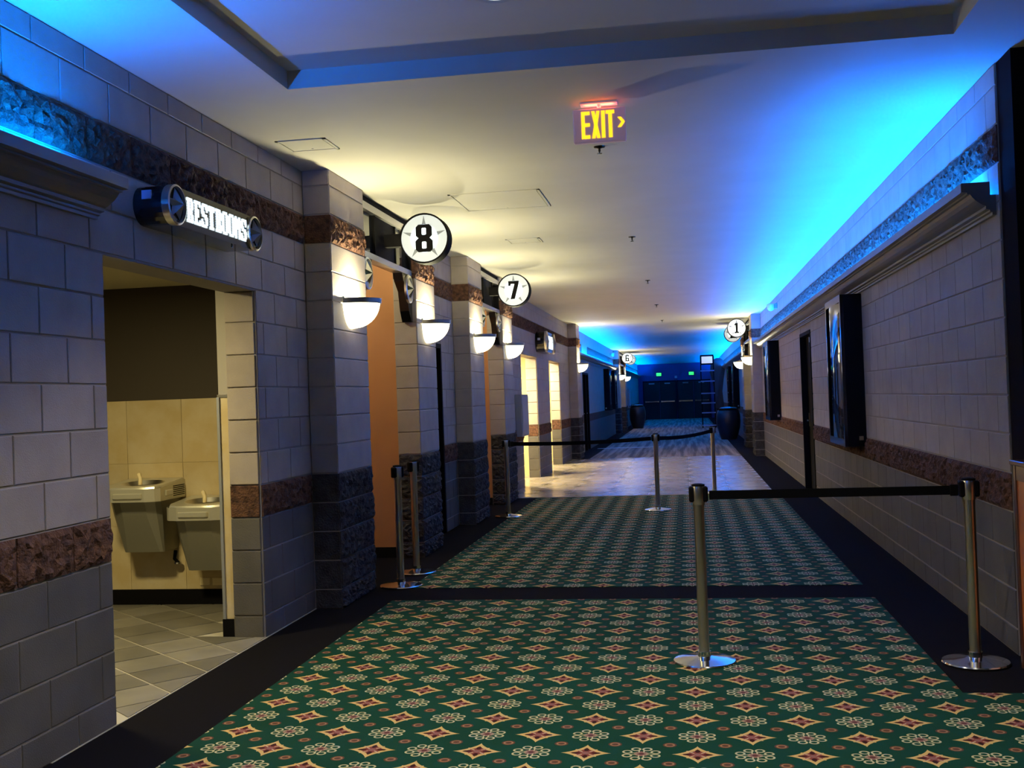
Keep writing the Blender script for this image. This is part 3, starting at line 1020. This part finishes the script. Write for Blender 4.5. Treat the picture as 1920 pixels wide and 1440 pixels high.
# ================================================================== ALCOVE ROOM WITH DRINKING FOUNTAINS
al = MB()
al.box(-5.3, -2.94, 7.87, 8.0, 0, 2.6)
al.box(-5.4, -5.2, 3.9, 8.0, 0, 2.6)
al.box(-5.3, -2.94, 3.9, 4.1, 0, 2.6)
wa = obj('wall_alcove', al, M_BROWN, kind='structure', label='dark brown upper wall of the drinking fountain alcove', cat='wall')
for i in range(5):
    for j in range(3):
        x0 = -5.16 + i * .45
        obj('tile', MB().box(x0 + .001, x0 + .449, 7.852, 7.872, .122 + j * .483, .122 + (j + 1) * .483 - .001, .001), M_TAN, wa)
obj('baseboard', MB().box(-5.2, -3.02, 7.845, 7.872, 0, .12), M_BLACK, wa)
obj('ceiling_alcove', MB().box(-5.3, -2.94, 3.9, 8.0, 2.44, 2.52), mat('alcove_ceiling', (.55, .50, .32), .8), kind='structure',
    label='low cream ceiling of the drinking fountain alcove', cat='ceiling')
ln = obj('wall_lining', MB().box(-3.007, -2.945, 6.735, 7.85, 1.575, 2.44), mat('lining_paint', (.34, .31, .27), .7), kind='structure',
         label='grey plastered wall lining above the wainscot in the alcove doorway', cat='wall')
obj('tile', MB().box(-3.010, -2.945, 6.735, 7.85, .12, 1.56), M_TAN, ln)
obj('edge_trim', MB().box(-3.014, -2.943, 6.729, 7.85, 1.558, 1.576), M_STEEL, ln)
obj('corner_trim', MB().box(-3.018, -3.000, 6.725, 6.742, .12, 1.56), M_GREY, ln)
obj('baseboard', MB().box(-3.02, -2.943, 6.72, 7.85, 0, .12), M_BLACK, ln)
o = thing('ceiling_light', 'warm ceiling lamp inside the drinking fountain alcove', 'light', (-3.75, 5.6, 2.44))
obj('lens', MB().box(-.16, .16, -.16, .16, -.03, -.001), M_LAMPY, o)
obj('frame', MB().box(-.18, .18, -.18, .18, -.012, 0), M_GREY, o)
lamp('alcove_bulb', 'AREA', (0, 0, -.04), 62, (1.0, .84, .42), o, size=.3)

def fountain(x0, x1, ztop, zbot, label, louvre):
    xc = (x0 + x1) / 2
    o = thing('drinking_fountain', label, 'drinking fountain', (xc, 7.85, 0), group='stainless drinking fountains in the alcove')
    w_ = (x1 - x0) / 2
    def plan(wd, dep, c_): return [(-wd, 0), (-wd, -dep + c_ * .6), (-wd + c_ * .3, -dep + c_ * .25), (-wd + c_, -dep), (wd - c_, -dep), (wd - c_ * .3, -dep + c_ * .25), (wd, -dep + c_ * .6), (wd, 0)]
    def slab(pl, z0, z1): return MB().prism(pl, (0, 0, z0), (1, 0, 0), (0, 1, 0), (0, 0, 1), z1 - z0)
    # raised rim round a recessed oval bowl
    rim = MB()
    pl = plan(w_ - .004, .455, .10)
    n = 24
    def edge_pt(a):
        dx, dy = math.cos(a), math.sin(a)
        best = 9
        for i in range(len(pl)):
            p, q = pl[i], pl[(i + 1) % len(pl)]
            ex_, ey = q[0] - p[0], q[1] - p[1]
            den = dx * ey - dy * ex_
            if abs(den) < 1e-9: continue
            tt = ((p[0]) * ey - (p[1] + .23) * ex_) / den
            uu = ((p[0]) * dy - (p[1] + .23) * dx) / den
            if tt > 0 and -1e-6 <= uu <= 1 + 1e-6: best = min(best, tt)
        return (dx * best, -.23 + dy * best)
    rings = []
    sl = lambda y_: .016 + .085 * (y_ + .04)
    rings.append([(*edge_pt(2 * PI * i / n), ztop - .014 + sl(edge_pt(2 * PI * i / n)[1])) for i in range(n)])
    rings.append([(edge_pt(2 * PI * i / n)[0] * .98, -.23 + (edge_pt(2 * PI * i / n)[1] + .23) * .98, ztop + sl(edge_pt(2 * PI * i / n)[1])) for i in range(n)])
    rings.append([(.165 * math.cos(2 * PI * i / n), -.22 + .14 * math.sin(2 * PI * i / n), ztop - .003 + sl(-.22 + .14 * math.sin(2 * PI * i / n))) for i in range(n)])
    rings.append([(.145 * math.cos(2 * PI * i / n), -.22 + .12 * math.sin(2 * PI * i / n), ztop - .034 + sl(-.22 + .12 * math.sin(2 * PI * i / n))) for i in range(n)])
    vs = [p for r_ in rings for p in r_]
    fs = [(k_ * n + i, k_ * n + (i + 1) % n, (k_ + 1) * n + (i + 1) % n, (k_ + 1) * n + i) for k_ in range(2) for i in range(n)]
    rim.add(vs[:3 * n], fs)
    obj('bowl', MB().add(vs[2 * n:], [(i, (i + 1) % n, n + (i + 1) % n, n + i) for i in range(n)] + [tuple(range(n, 2 * n))]), M_STEEL, o, True)
    obj('basin', rim, M_SATIN, o, True)
    dk = plan(w_, .46, .10)
    m_ = len(dk)
    obj('basin_deck', MB().add([(x_, y_, ztop - .125) for x_, y_ in dk] + [(x_, y_, ztop - .013 + sl(y_)) for x_, y_ in dk],
        [(i, (i + 1) % m_, m_ + (i + 1) % m_, m_ + i) for i in range(m_)] + [tuple(reversed(range(m_)))]), M_SATIN, o)
    # tapered cabinet below
    cab = MB()
    a, b = plan(w_ - .03, .40, .10), plan(w_ - .07, .24, .03)
    for (pa, za), (pb, zb_) in (((a, ztop - .115), ([(x_ * .97, y_ * .9) for x_, y_ in a], ztop - .23)), (([(x_ * .97, y_ * .9) for x_, y_ in a], ztop - .23), (b, zbot))):
        m_ = len(pa)
        cab.add([(x_, y_, za) for x_, y_ in pa] + [(x_, y_, zb_) for x_, y_ in pb],
                [(i, m_ + i, m_ + (i + 1) % m_, (i + 1) % m_) for i in range(m_)] + [tuple(range(m_, 2 * m_))])
    obj('cabinet', cab, mat('darkened_cabinet_steel', (.26, .25, .20), .38, .45), o)  # dark floor reflection put into the steel's base colour
    obj('push_bar', MB().box(-.115, .115, -.474, -.455, ztop - .105, ztop - .060, .008), M_SATIN, o)
    obj('side_push_bar', MB().box(w_ - .004, w_ + .012, -.33, -.22, ztop - .095, ztop - .05, .006), M_SATIN, o)
    obj('bubbler', MB().tube([(.02, -.30, ztop - .01), (.02, -.30, ztop + .035), (.012, -.29, ztop + .05), (-.002, -.275, ztop + .066)], .015, 10), mat('cream_plastic', (.75, .62, .35), .5), o, True)
    if louvre:
        for i in range(6):
            obj('louvre_slat', MB().box(w_ - .002, w_ + .004, -.20, -.02, ztop - .105 + i * .014, ztop - .099 + i * .014), M_BLACK, o)
    return o
fountain(-4.25, -3.795, .955, .44, 'taller stainless drinking fountain in the alcove', True)
fountain(-3.75, -3.295, .815, .30, 'lower stainless drinking fountain next to the taller one', False)
o = thing('drain_valve', 'small dark waste valve under the taller drinking fountain', 'valve', (-3.88, 7.83, .36))
obj('valve_body', MB().tube([(0, 0, .06), (0, -.02, .0), (.03, -.02, -.03)], .014), M_BLACK, o)
obj('valve_cap', MB().lathe([(.03, 0), (.03, .012)], (.03, -.03, -.035), 12), M_CHROME, o)
o = thing('wall_outlet', 'cream double outlet plate low on the tan tiles below the fountains', 'outlet', (-3.66, 7.852, .18))
for dx in (0, .10):
    obj('outlet_plate', MB().box(dx - .04, dx + .04, -.008, 0, -.03, .03, .003), mat('cream_plastic', (.75, .62, .35), .5), o)

# ================================================================== FAR RESTROOM
rm = MB()
rm.box(-4.7, -4.6, 17.3, 25.4, 0, 2.6)
rm.box(-4.6, -2.94, 17.3, 17.4, 0, 2.6)
rm.box(-4.6, -2.94, 25.3, 25.4, 0, 2.6)
rm.box(-4.6, -2.94, 20.75, 21.6, 0, 2.45)
rr_o = obj('wall_restroom', rm, M_YEL, kind='structure', label='brightly lit cream wall inside the far restroom doorways', cat='wall')
obj('ceiling_restroom', MB().box(-4.7, -2.94, 17.3, 25.4, 2.45, 2.55), M_YEL, kind='structure', label='cream ceiling inside the far restrooms', cat='ceiling')
for y, lab in ((19.2, 'warm ceiling lamp inside the first far restroom doorway'), (23.2, 'warm ceiling lamp inside the second far restroom doorway')):
    o = thing('ceiling_light', lab, 'light', (-3.6, y, 2.45))
    obj('lens', MB().box(-.3, .3, -.3, .3, -.03, -.001), M_LAMPY, o)
    obj('frame', MB().box(-.33, .33, -.33, .33, -.012, 0), M_GREY, o)
    lamp('restroom_bulb', 'AREA', (0, 0, -.04), 240, (1.0, .86, .50), o, size=.6)
o = thing('wall_cabinet', 'slim grey metal wall box beside the first far restroom doorway', 'wall box', (-A, 17.75, 1.21))
obj('body', MB().box(.001, .11, -.36, .36, -.34, .34, .006), M_GREY, o)
obj('door', MB().box(.108, .118, -.33, .33, -.31, .31), mat('grey_panel', (.36, .38, .42), .4), o)

# ================================================================== DOORS
def leaf_door(name, x, y0, y1, zt, side, label, cat='door'):
    """door set back in a wall running along y"""
    s = 1 if side < 0 else -1      # corridor is toward s*x
    o = link(name, None, kind='structure', label=label, cat=cat, loc=(x, (y0 + y1) / 2, 0))
    h = (y1 - y0) / 2
    def bx(nm, xa, xb, a, b, c_, d_, m, par=o):
        q = sorted((s * xa, s * xb))
        return obj(nm, MB().box(q[0], q[1], a, b, c_, d_), m, par)
    bx('frame', -.16, .012, -h, -h + .05, 0, zt, M_BLACK)
    bx('frame', -.16, .012, h - .05, h, 0, zt, M_BLACK)
    bx('frame', -.16, .012, -h + .05, h - .05, zt - .05, zt, M_BLACK)
    lf = bx('leaf', -.12, -.075, -h + .053, h - .053, .008, zt - .053, M_BLACK)
    bx('closer', -.075, -.02, -h + .12, -h + .40, zt - .16, zt - .09, M_STEEL)
    hb = bx('handle_plate', -.075, -.068, h - .16, h - .11, .92, 1.12, M_STEEL, lf)
    bx('handle', -.06, -.04, h - .24, h - .12, 1.0, 1.02, M_STEEL, lf)
    return o
leaf_door('door_1', -A, 11.15, 12.08, 2.13, -1, 'black door between the pilasters of signs eight and seven')
d3 = leaf_door('door_2', B, 15.45, 16.80, 2.29, 1, 'black door with steel closer between the two poster cases')
d4 = leaf_door('door_3', -A, 29.2, 30.05, 2.13, -1, 'first leaf of the dark double door under the far blue cove')
d5 = leaf_door('door_4', -A, 30.05, 30.9, 2.13, -1, 'second leaf of the dark double door under the far blue cove')
# end wall doors
for n_, (xc, lab) in enumerate(((-1.50, 'dark double door with push bars under the first green exit sign'), (.44, 'dark double door with push bars under the second green exit sign'))):
    o = link('door_%d' % (5 + n_), None, kind='structure', label=lab, cat='door', loc=(xc, 64, 0))
    obj('frame', MB().box(-.96, .96, -.06, -.002, 2.15, 2.23).box(-.96, -.91, -.06, -.002, 0, 2.15).box(.91, .96, -.06, -.002, 0, 2.15), M_BLACK, o)
    for s in (-1, 1):
        a, b = sorted((s * .008, s * .905))
        lf = obj('leaf', MB().box(a, b, -.05, -.004, .01, 2.145), mat('far_door_paint', (.022, .013, .012), .5, spec=.2), o)
        obj('push_bar', MB().box(a + .06, b - .06, -.14, -.10, 1.0, 1.06).box(a + .06, a + .12, -.10, -.05, .99, 1.07).box(b - .12, b - .06, -.10, -.05, .99, 1.07), M_CHROME, lf)
        obj('closer', MB().box(s * .45 - .16, s * .45 + .16, -.11, -.05, 2.04, 2.11), M_GREY, lf)
for x, lab in ((-1.52, 'green lit exit sign on the end wall over the first double door'), (.34, 'green lit exit sign on the end wall over the second double door')):
    o = thing('exit_sign', lab, 'exit sign', (x, 64, 2.60), group='green exit signs on the end wall')
    obj('housing', MB().box(-.16, .16, -.06, -.001, -.11, .11), M_BLACK, o)
    obj('lit_face', MB().box(-.14, .14, -.066, -.06, -.09, .09), M_GREEN, o)
o = thing('smoke_detector', 'small pale detector on the end wall between the exit signs', 'detector', (-.55, 64, 2.42))
obj('detector_base', MB().box(-.07, .07, -.02, 0, -.07, .07, .01), mat('white_plastic', (.75, .76, .78), .3), o)
obj('detector_cover', MB().prism(ngon(.05, 14), (0, -.02, 0), (1, 0, 0), (0, 0, 1), (0, -1, 0), .03), mat('white_plastic'), o)

# ================================================================== POSTER CASES
def poster_case(side, y0, y1, z0, z1, label, dep=.205):
    x = B if side > 0 else -A
    s = -1 if side > 0 else 1
    o = thing('poster_case', label, 'poster case', (x, (y0 + y1) / 2, (z0 + z1) / 2), group='black glazed poster cases')
    h, v = (y1 - y0) / 2, (z1 - z0) / 2
    def bx(nm, xa, xb, a, b, c_, d_, m, par=o):
        q = sorted((s * xa, s * xb))
        return obj(nm, MB().box(q[0], q[1], a, b, c_, d_), m, par)
    bx('case_body', .001, dep - .03, -h, h, -v, v, M_BLACK)
    f = MB()
    for a, b, c_, d_ in ((-h, h, -v, -v + .07), (-h, h, v - .07, v), (-h, -h + .06, -v + .07, v - .07), (h - .06, h, -v + .07, v - .07)):
        q = sorted((s * (dep - .03), s * dep)); f.box(q[0], q[1], a, b, c_, d_)
    obj('case_frame', f, M_GLOSS, o)
    # bowed glass front
    g = MB()
    n = 10
    vs = []
    for k_ in range(n + 1):
        yy = -h + .06 + (2 * h - .12) * k_ / n
        xx = s * (dep - .02 + .025 * math.sin(PI * k_ / n))
        vs += [(xx, yy, -v + .07), (xx, yy, v - .07)]
    fs = [(2 * i, 2 * i + 1, 2 * i + 3, 2 * i + 2) for i in range(n)]
    g.add(vs, fs if s < 0 else [tuple(reversed(q)) for q in fs])
    obj('glass_front', g, M_GLASS, o, True)
    bx('lock', .03, .07, -h - .004, -h, -v + .06, -v + .10, M_STEEL)
    return o
poster_case(1, 11.02, 12.15, .90, 2.385, 'black glazed poster case between the door and the wooden cabinet end of the wall')
poster_case(1, 20.60, 21.75, .92, 2.385, 'black glazed poster case between the black door and sign one')
poster_case(1, 36.2, 37.2, .92, 2.385, 'black glazed poster case on the wall behind the big urn')
poster_case(1, 40.0, 41.1, .92, 2.385, 'black glazed poster case past the big urn')
poster_case(-1, 36.9, 38.0, .98, 2.385, 'black glazed poster case past the dark double door')
poster_case(-1, 39.6, 40.7, .98, 2.385, 'black glazed poster case just before sign six')

# ================================================================== STANCHIONS AND BELTS
base_me = MB().lathe([(.170, 0), (.172, .006), (.168, .012), (.12, .020), (.06, .028), (.036, .034), (.036, .06)], seg=32).mesh('base', M_CHROME, True)
post_me = MB().lathe([(.029, .05), (.029, .86)], seg=20).mesh('post', M_STEEL, True)
head_me = MB().lathe([(.032, .86), (.034, .865), (.034, .962), (.030, .970)], seg=20).mesh('head', M_STEEL, True)
cas_me = MB().box(-.052, .052, -.024, .024, .875, .960, .008).mesh('belt_cassette', M_BLACK)
cap_me = MB().lathe([(.036, .962), (.036, .972), (.02, .976)], seg=20).mesh('cap', M_BLACK, True)
def stanchion(x, y, label, rz=0.0, ends=()):
    o = thing('stanchion', label, 'stanchion', (x, y, .004), rz, group='steel queue stanchions')
    for nm, me in (('base', base_me), ('post', post_me), ('head', head_me), ('belt_cassette', cas_me), ('cap', cap_me)):
        link(nm, me, o)
    return o
def belt(p, q, label, z=.915, sag=.0):
    p, q = Vector((*p, z)), Vector((*q, z))
    d = (q - p).normalized()
    nrm = Vector((-d.y, d.x, 0)) * .0015
    L = (q - p).length
    n = 12
    o = thing('queue_belt', label, 'belt', (p + q) / 2, group='black retractable queue belts')
    mb = MB()
    vs = []
    for i in range(n + 1):
        t = i / n
        c_ = p + d * (.058 + (L - .116) * t) - (p + q) / 2 - Vector((0, 0, sag * 4 * t * (1 - t)))
        for s_ in (-1, 1):
            for zz in (-.024, .024):
                vs.append(c_ + nrm * s_ + Vector((0, 0, zz)))
    fs = []
    for i in range(n):
        a, b = 4 * i, 4 * i + 4
        fs += [(a, b, b + 1, a + 1), (a + 2, a + 3, b + 3, b + 2), (a + 1, b + 1, b + 3, a + 3), (a, a + 2, b + 2, b)]
    fs += [(0, 1, 3, 2), (4 * n, 4 * n + 2, 4 * n + 3, 4 * n + 1)]
    mb.add(vs, fs)
    obj('webbing', mb, M_BELT, o)
    e = q - d * .075 - (p + q) / 2
    M = Matrix.Translation(e) @ Matrix.Rotation(math.atan2(d.y, d.x), 4, 'Z')
    c2 = obj('belt_clip', MB().box(-.02, .02, -.008, .008, -.03, .03, .003), M_BLACK, o)
    c2.matrix_local = M
    return o
SA, SB, SCc, SD, SE = (.046, 6.10), (1.455, 6.09), (-.405, 14.05), (-2.265, 13.62), (.36, 16.25)
stanchion(*SA, 'steel stanchion with chrome base standing on the gold flowered carpet')
stanchion(*SB, 'steel stanchion with chrome base next to the wooden cabinet')
stanchion(*SCc, 'steel stanchion in the middle of the far patterned carpet')
stanchion(*SD, 'steel stanchion by the pilaster before sign seven', .2)
stanchion(*SE, 'steel stanchion at the edge of the stone tile floor', .9)
stanchion(-2.33, 8.60, 'steel stanchion parked by sign eight, the one closer to the alcove', .9)
stanchion(-2.37, 9.28, 'steel stanchion parked by sign eight, the one farther from the alcove', .9)
belt(SA, SB, 'black belt stretched toward the wooden cabinet')
belt(SCc, SD, 'black belt from the middle stanchion to the pilaster before sign seven', sag=.02)
belt(SCc, SE, 'black belt from the middle stanchion to the edge of the stone tiles', sag=.03)

# ================================================================== WOODEN CABINET AT THE WALL END
o = thing('wooden_cabinet', 'cherry wood cabinet with a dark frame at the end of the block wall', 'cabinet', (1.655, 5.72, 0))
obj('carcass', MB().box(.02, .70, .02, .26, .02, 1.03), M_WOODD, o)
for a in (0, .69):
    for b in (0, .245):
        obj('corner_post', MB().box(a, a + .035, b, b + .035, 0, 1.05, .004), M_WOODD, o)
obj('side_panel', MB().box(.008, .022, .035, .245, .10, .97), M_WOOD, o)
obj('side_rail', MB().box(.003, .022, .035, .245, .97, 1.05), M_WOODD, o)
obj('front_panel', MB().box(.035, .69, .008, .022, .10, .97), M_WOOD, o)
obj('front_rail', MB().box(.035, .69, .003, .022, .97, 1.05), M_WOODD, o)
obj('top', MB().box(-.02, .74, -.02, .275, 1.05, 1.075, .004), M_WOODD, o)

# ================================================================== FAR CORRIDOR THINGS
def urn(x, y, R, H, label):
    o = thing('urn', label, 'urn', (x, y, .004), group='big dark urns in the far corridor')
    pr = [(.62, 0), (.66, .02), (.80, .18), (.95, .38), (1.0, .55), (.97, .74), (.86, .88), (.78, .925)]
    obj('body', MB().lathe([(a * R, b * H) for a, b in pr], seg=28), M_URN, o, True)
    obj('rim', MB().lathe([(.76 * R, .92 * H), (.98 * R, .93 * H), (.99 * R, .955 * H), (.76 * R, .955 * H)], seg=28), M_GLOSS, o, True)
    obj('lid', MB().lathe([(.74 * R, .955 * H), (.6 * R, .985 * H), (.2 * R, 1.0 * H), (.01, 1.0 * H)], seg=28), M_URN, o, True)
urn(1.26, 34.4, .37, 1.0, 'big dark glazed urn past sign two')
urn(-2.13, 48.2, .36, 1.05, 'big dark glazed urn past sign five')
o = thing('display_tower', 'tall black display tower with pale shelf edges and a lit panel on top', 'display', (.90, 46.0, 0))
for x in (-.26, .26):
    for y in (-.2, .2):
        obj('upright', MB().box(x - .02, x + .02, y - .02, y + .02, 0, 2.98), M_BLACK, o)
for i, z in enumerate((.10, .62, 1.02, 1.42, 1.92, 2.35)):
    sh = obj('shelf', MB().box(-.28, .28, -.22, .22, z, z + .03), M_BLACK, o)
    obj('edge_strip', MB().box(-.28, .28, -.228, -.22, z - .01, z + .035), M_LEAFL, sh)
bx_ = obj('light_box', MB().box(-.27, .27, -.22, .22, 2.62, 3.02), M_BLACK, o)
obj('lit_panel', MB().box(-.22, .22, -.226, -.22, 2.67, 2.95), M_SIGNFACE, bx_)
o = thing('standee', 'dark rounded cut-out standee beside the display tower', 'standee', (1.36, 47.3, 0))
poly = [(-.20, 0), (.20, 0), (.22, .9), (.17, 1.5), (.24, 2.0), (.30, 2.35)] + [(.02 + .30 * math.cos(a), 2.62 + .30 * math.sin(a)) for a in [PI * i / 10 - .2 for i in range(11)]] + \
       [(-.30, 2.5), (-.34, 2.3), (-.26, 2.05), (-.15, 1.5), (-.2, .9)]
obj('panel', MB().prism(poly, (0, 0, 0), (1, 0, 0), (0, 0, 1), (0, 1, 0), .05), M_URN, o)
obj('foot', MB().box(-.25, .25, -.15, .25, 0, .04), M_BLACK, o)
o = thing('wall_cabinet', 'pale grey wall box on the far wall past the big urn', 'wall box', (B, 38.6, 1.25))
obj('body', MB().box(-.10, -.001, -.35, .35, -.45, .45, .006), M_GREY, o)
obj('door', MB().box(-.108, -.098, -.32, .32, -.42, .42), mat('grey_panel'), o)
o = thing('wall_cabinet', 'pale grey wall box on the far wall past sign five', 'wall box', (-A, 52.0, 1.30))
obj('body', MB().box(.001, .10, -.35, .35, -.45, .45, .006), M_GREY, o)
obj('door', MB().box(.098, .108, -.32, .32, -.42, .42), mat('grey_panel'), o)
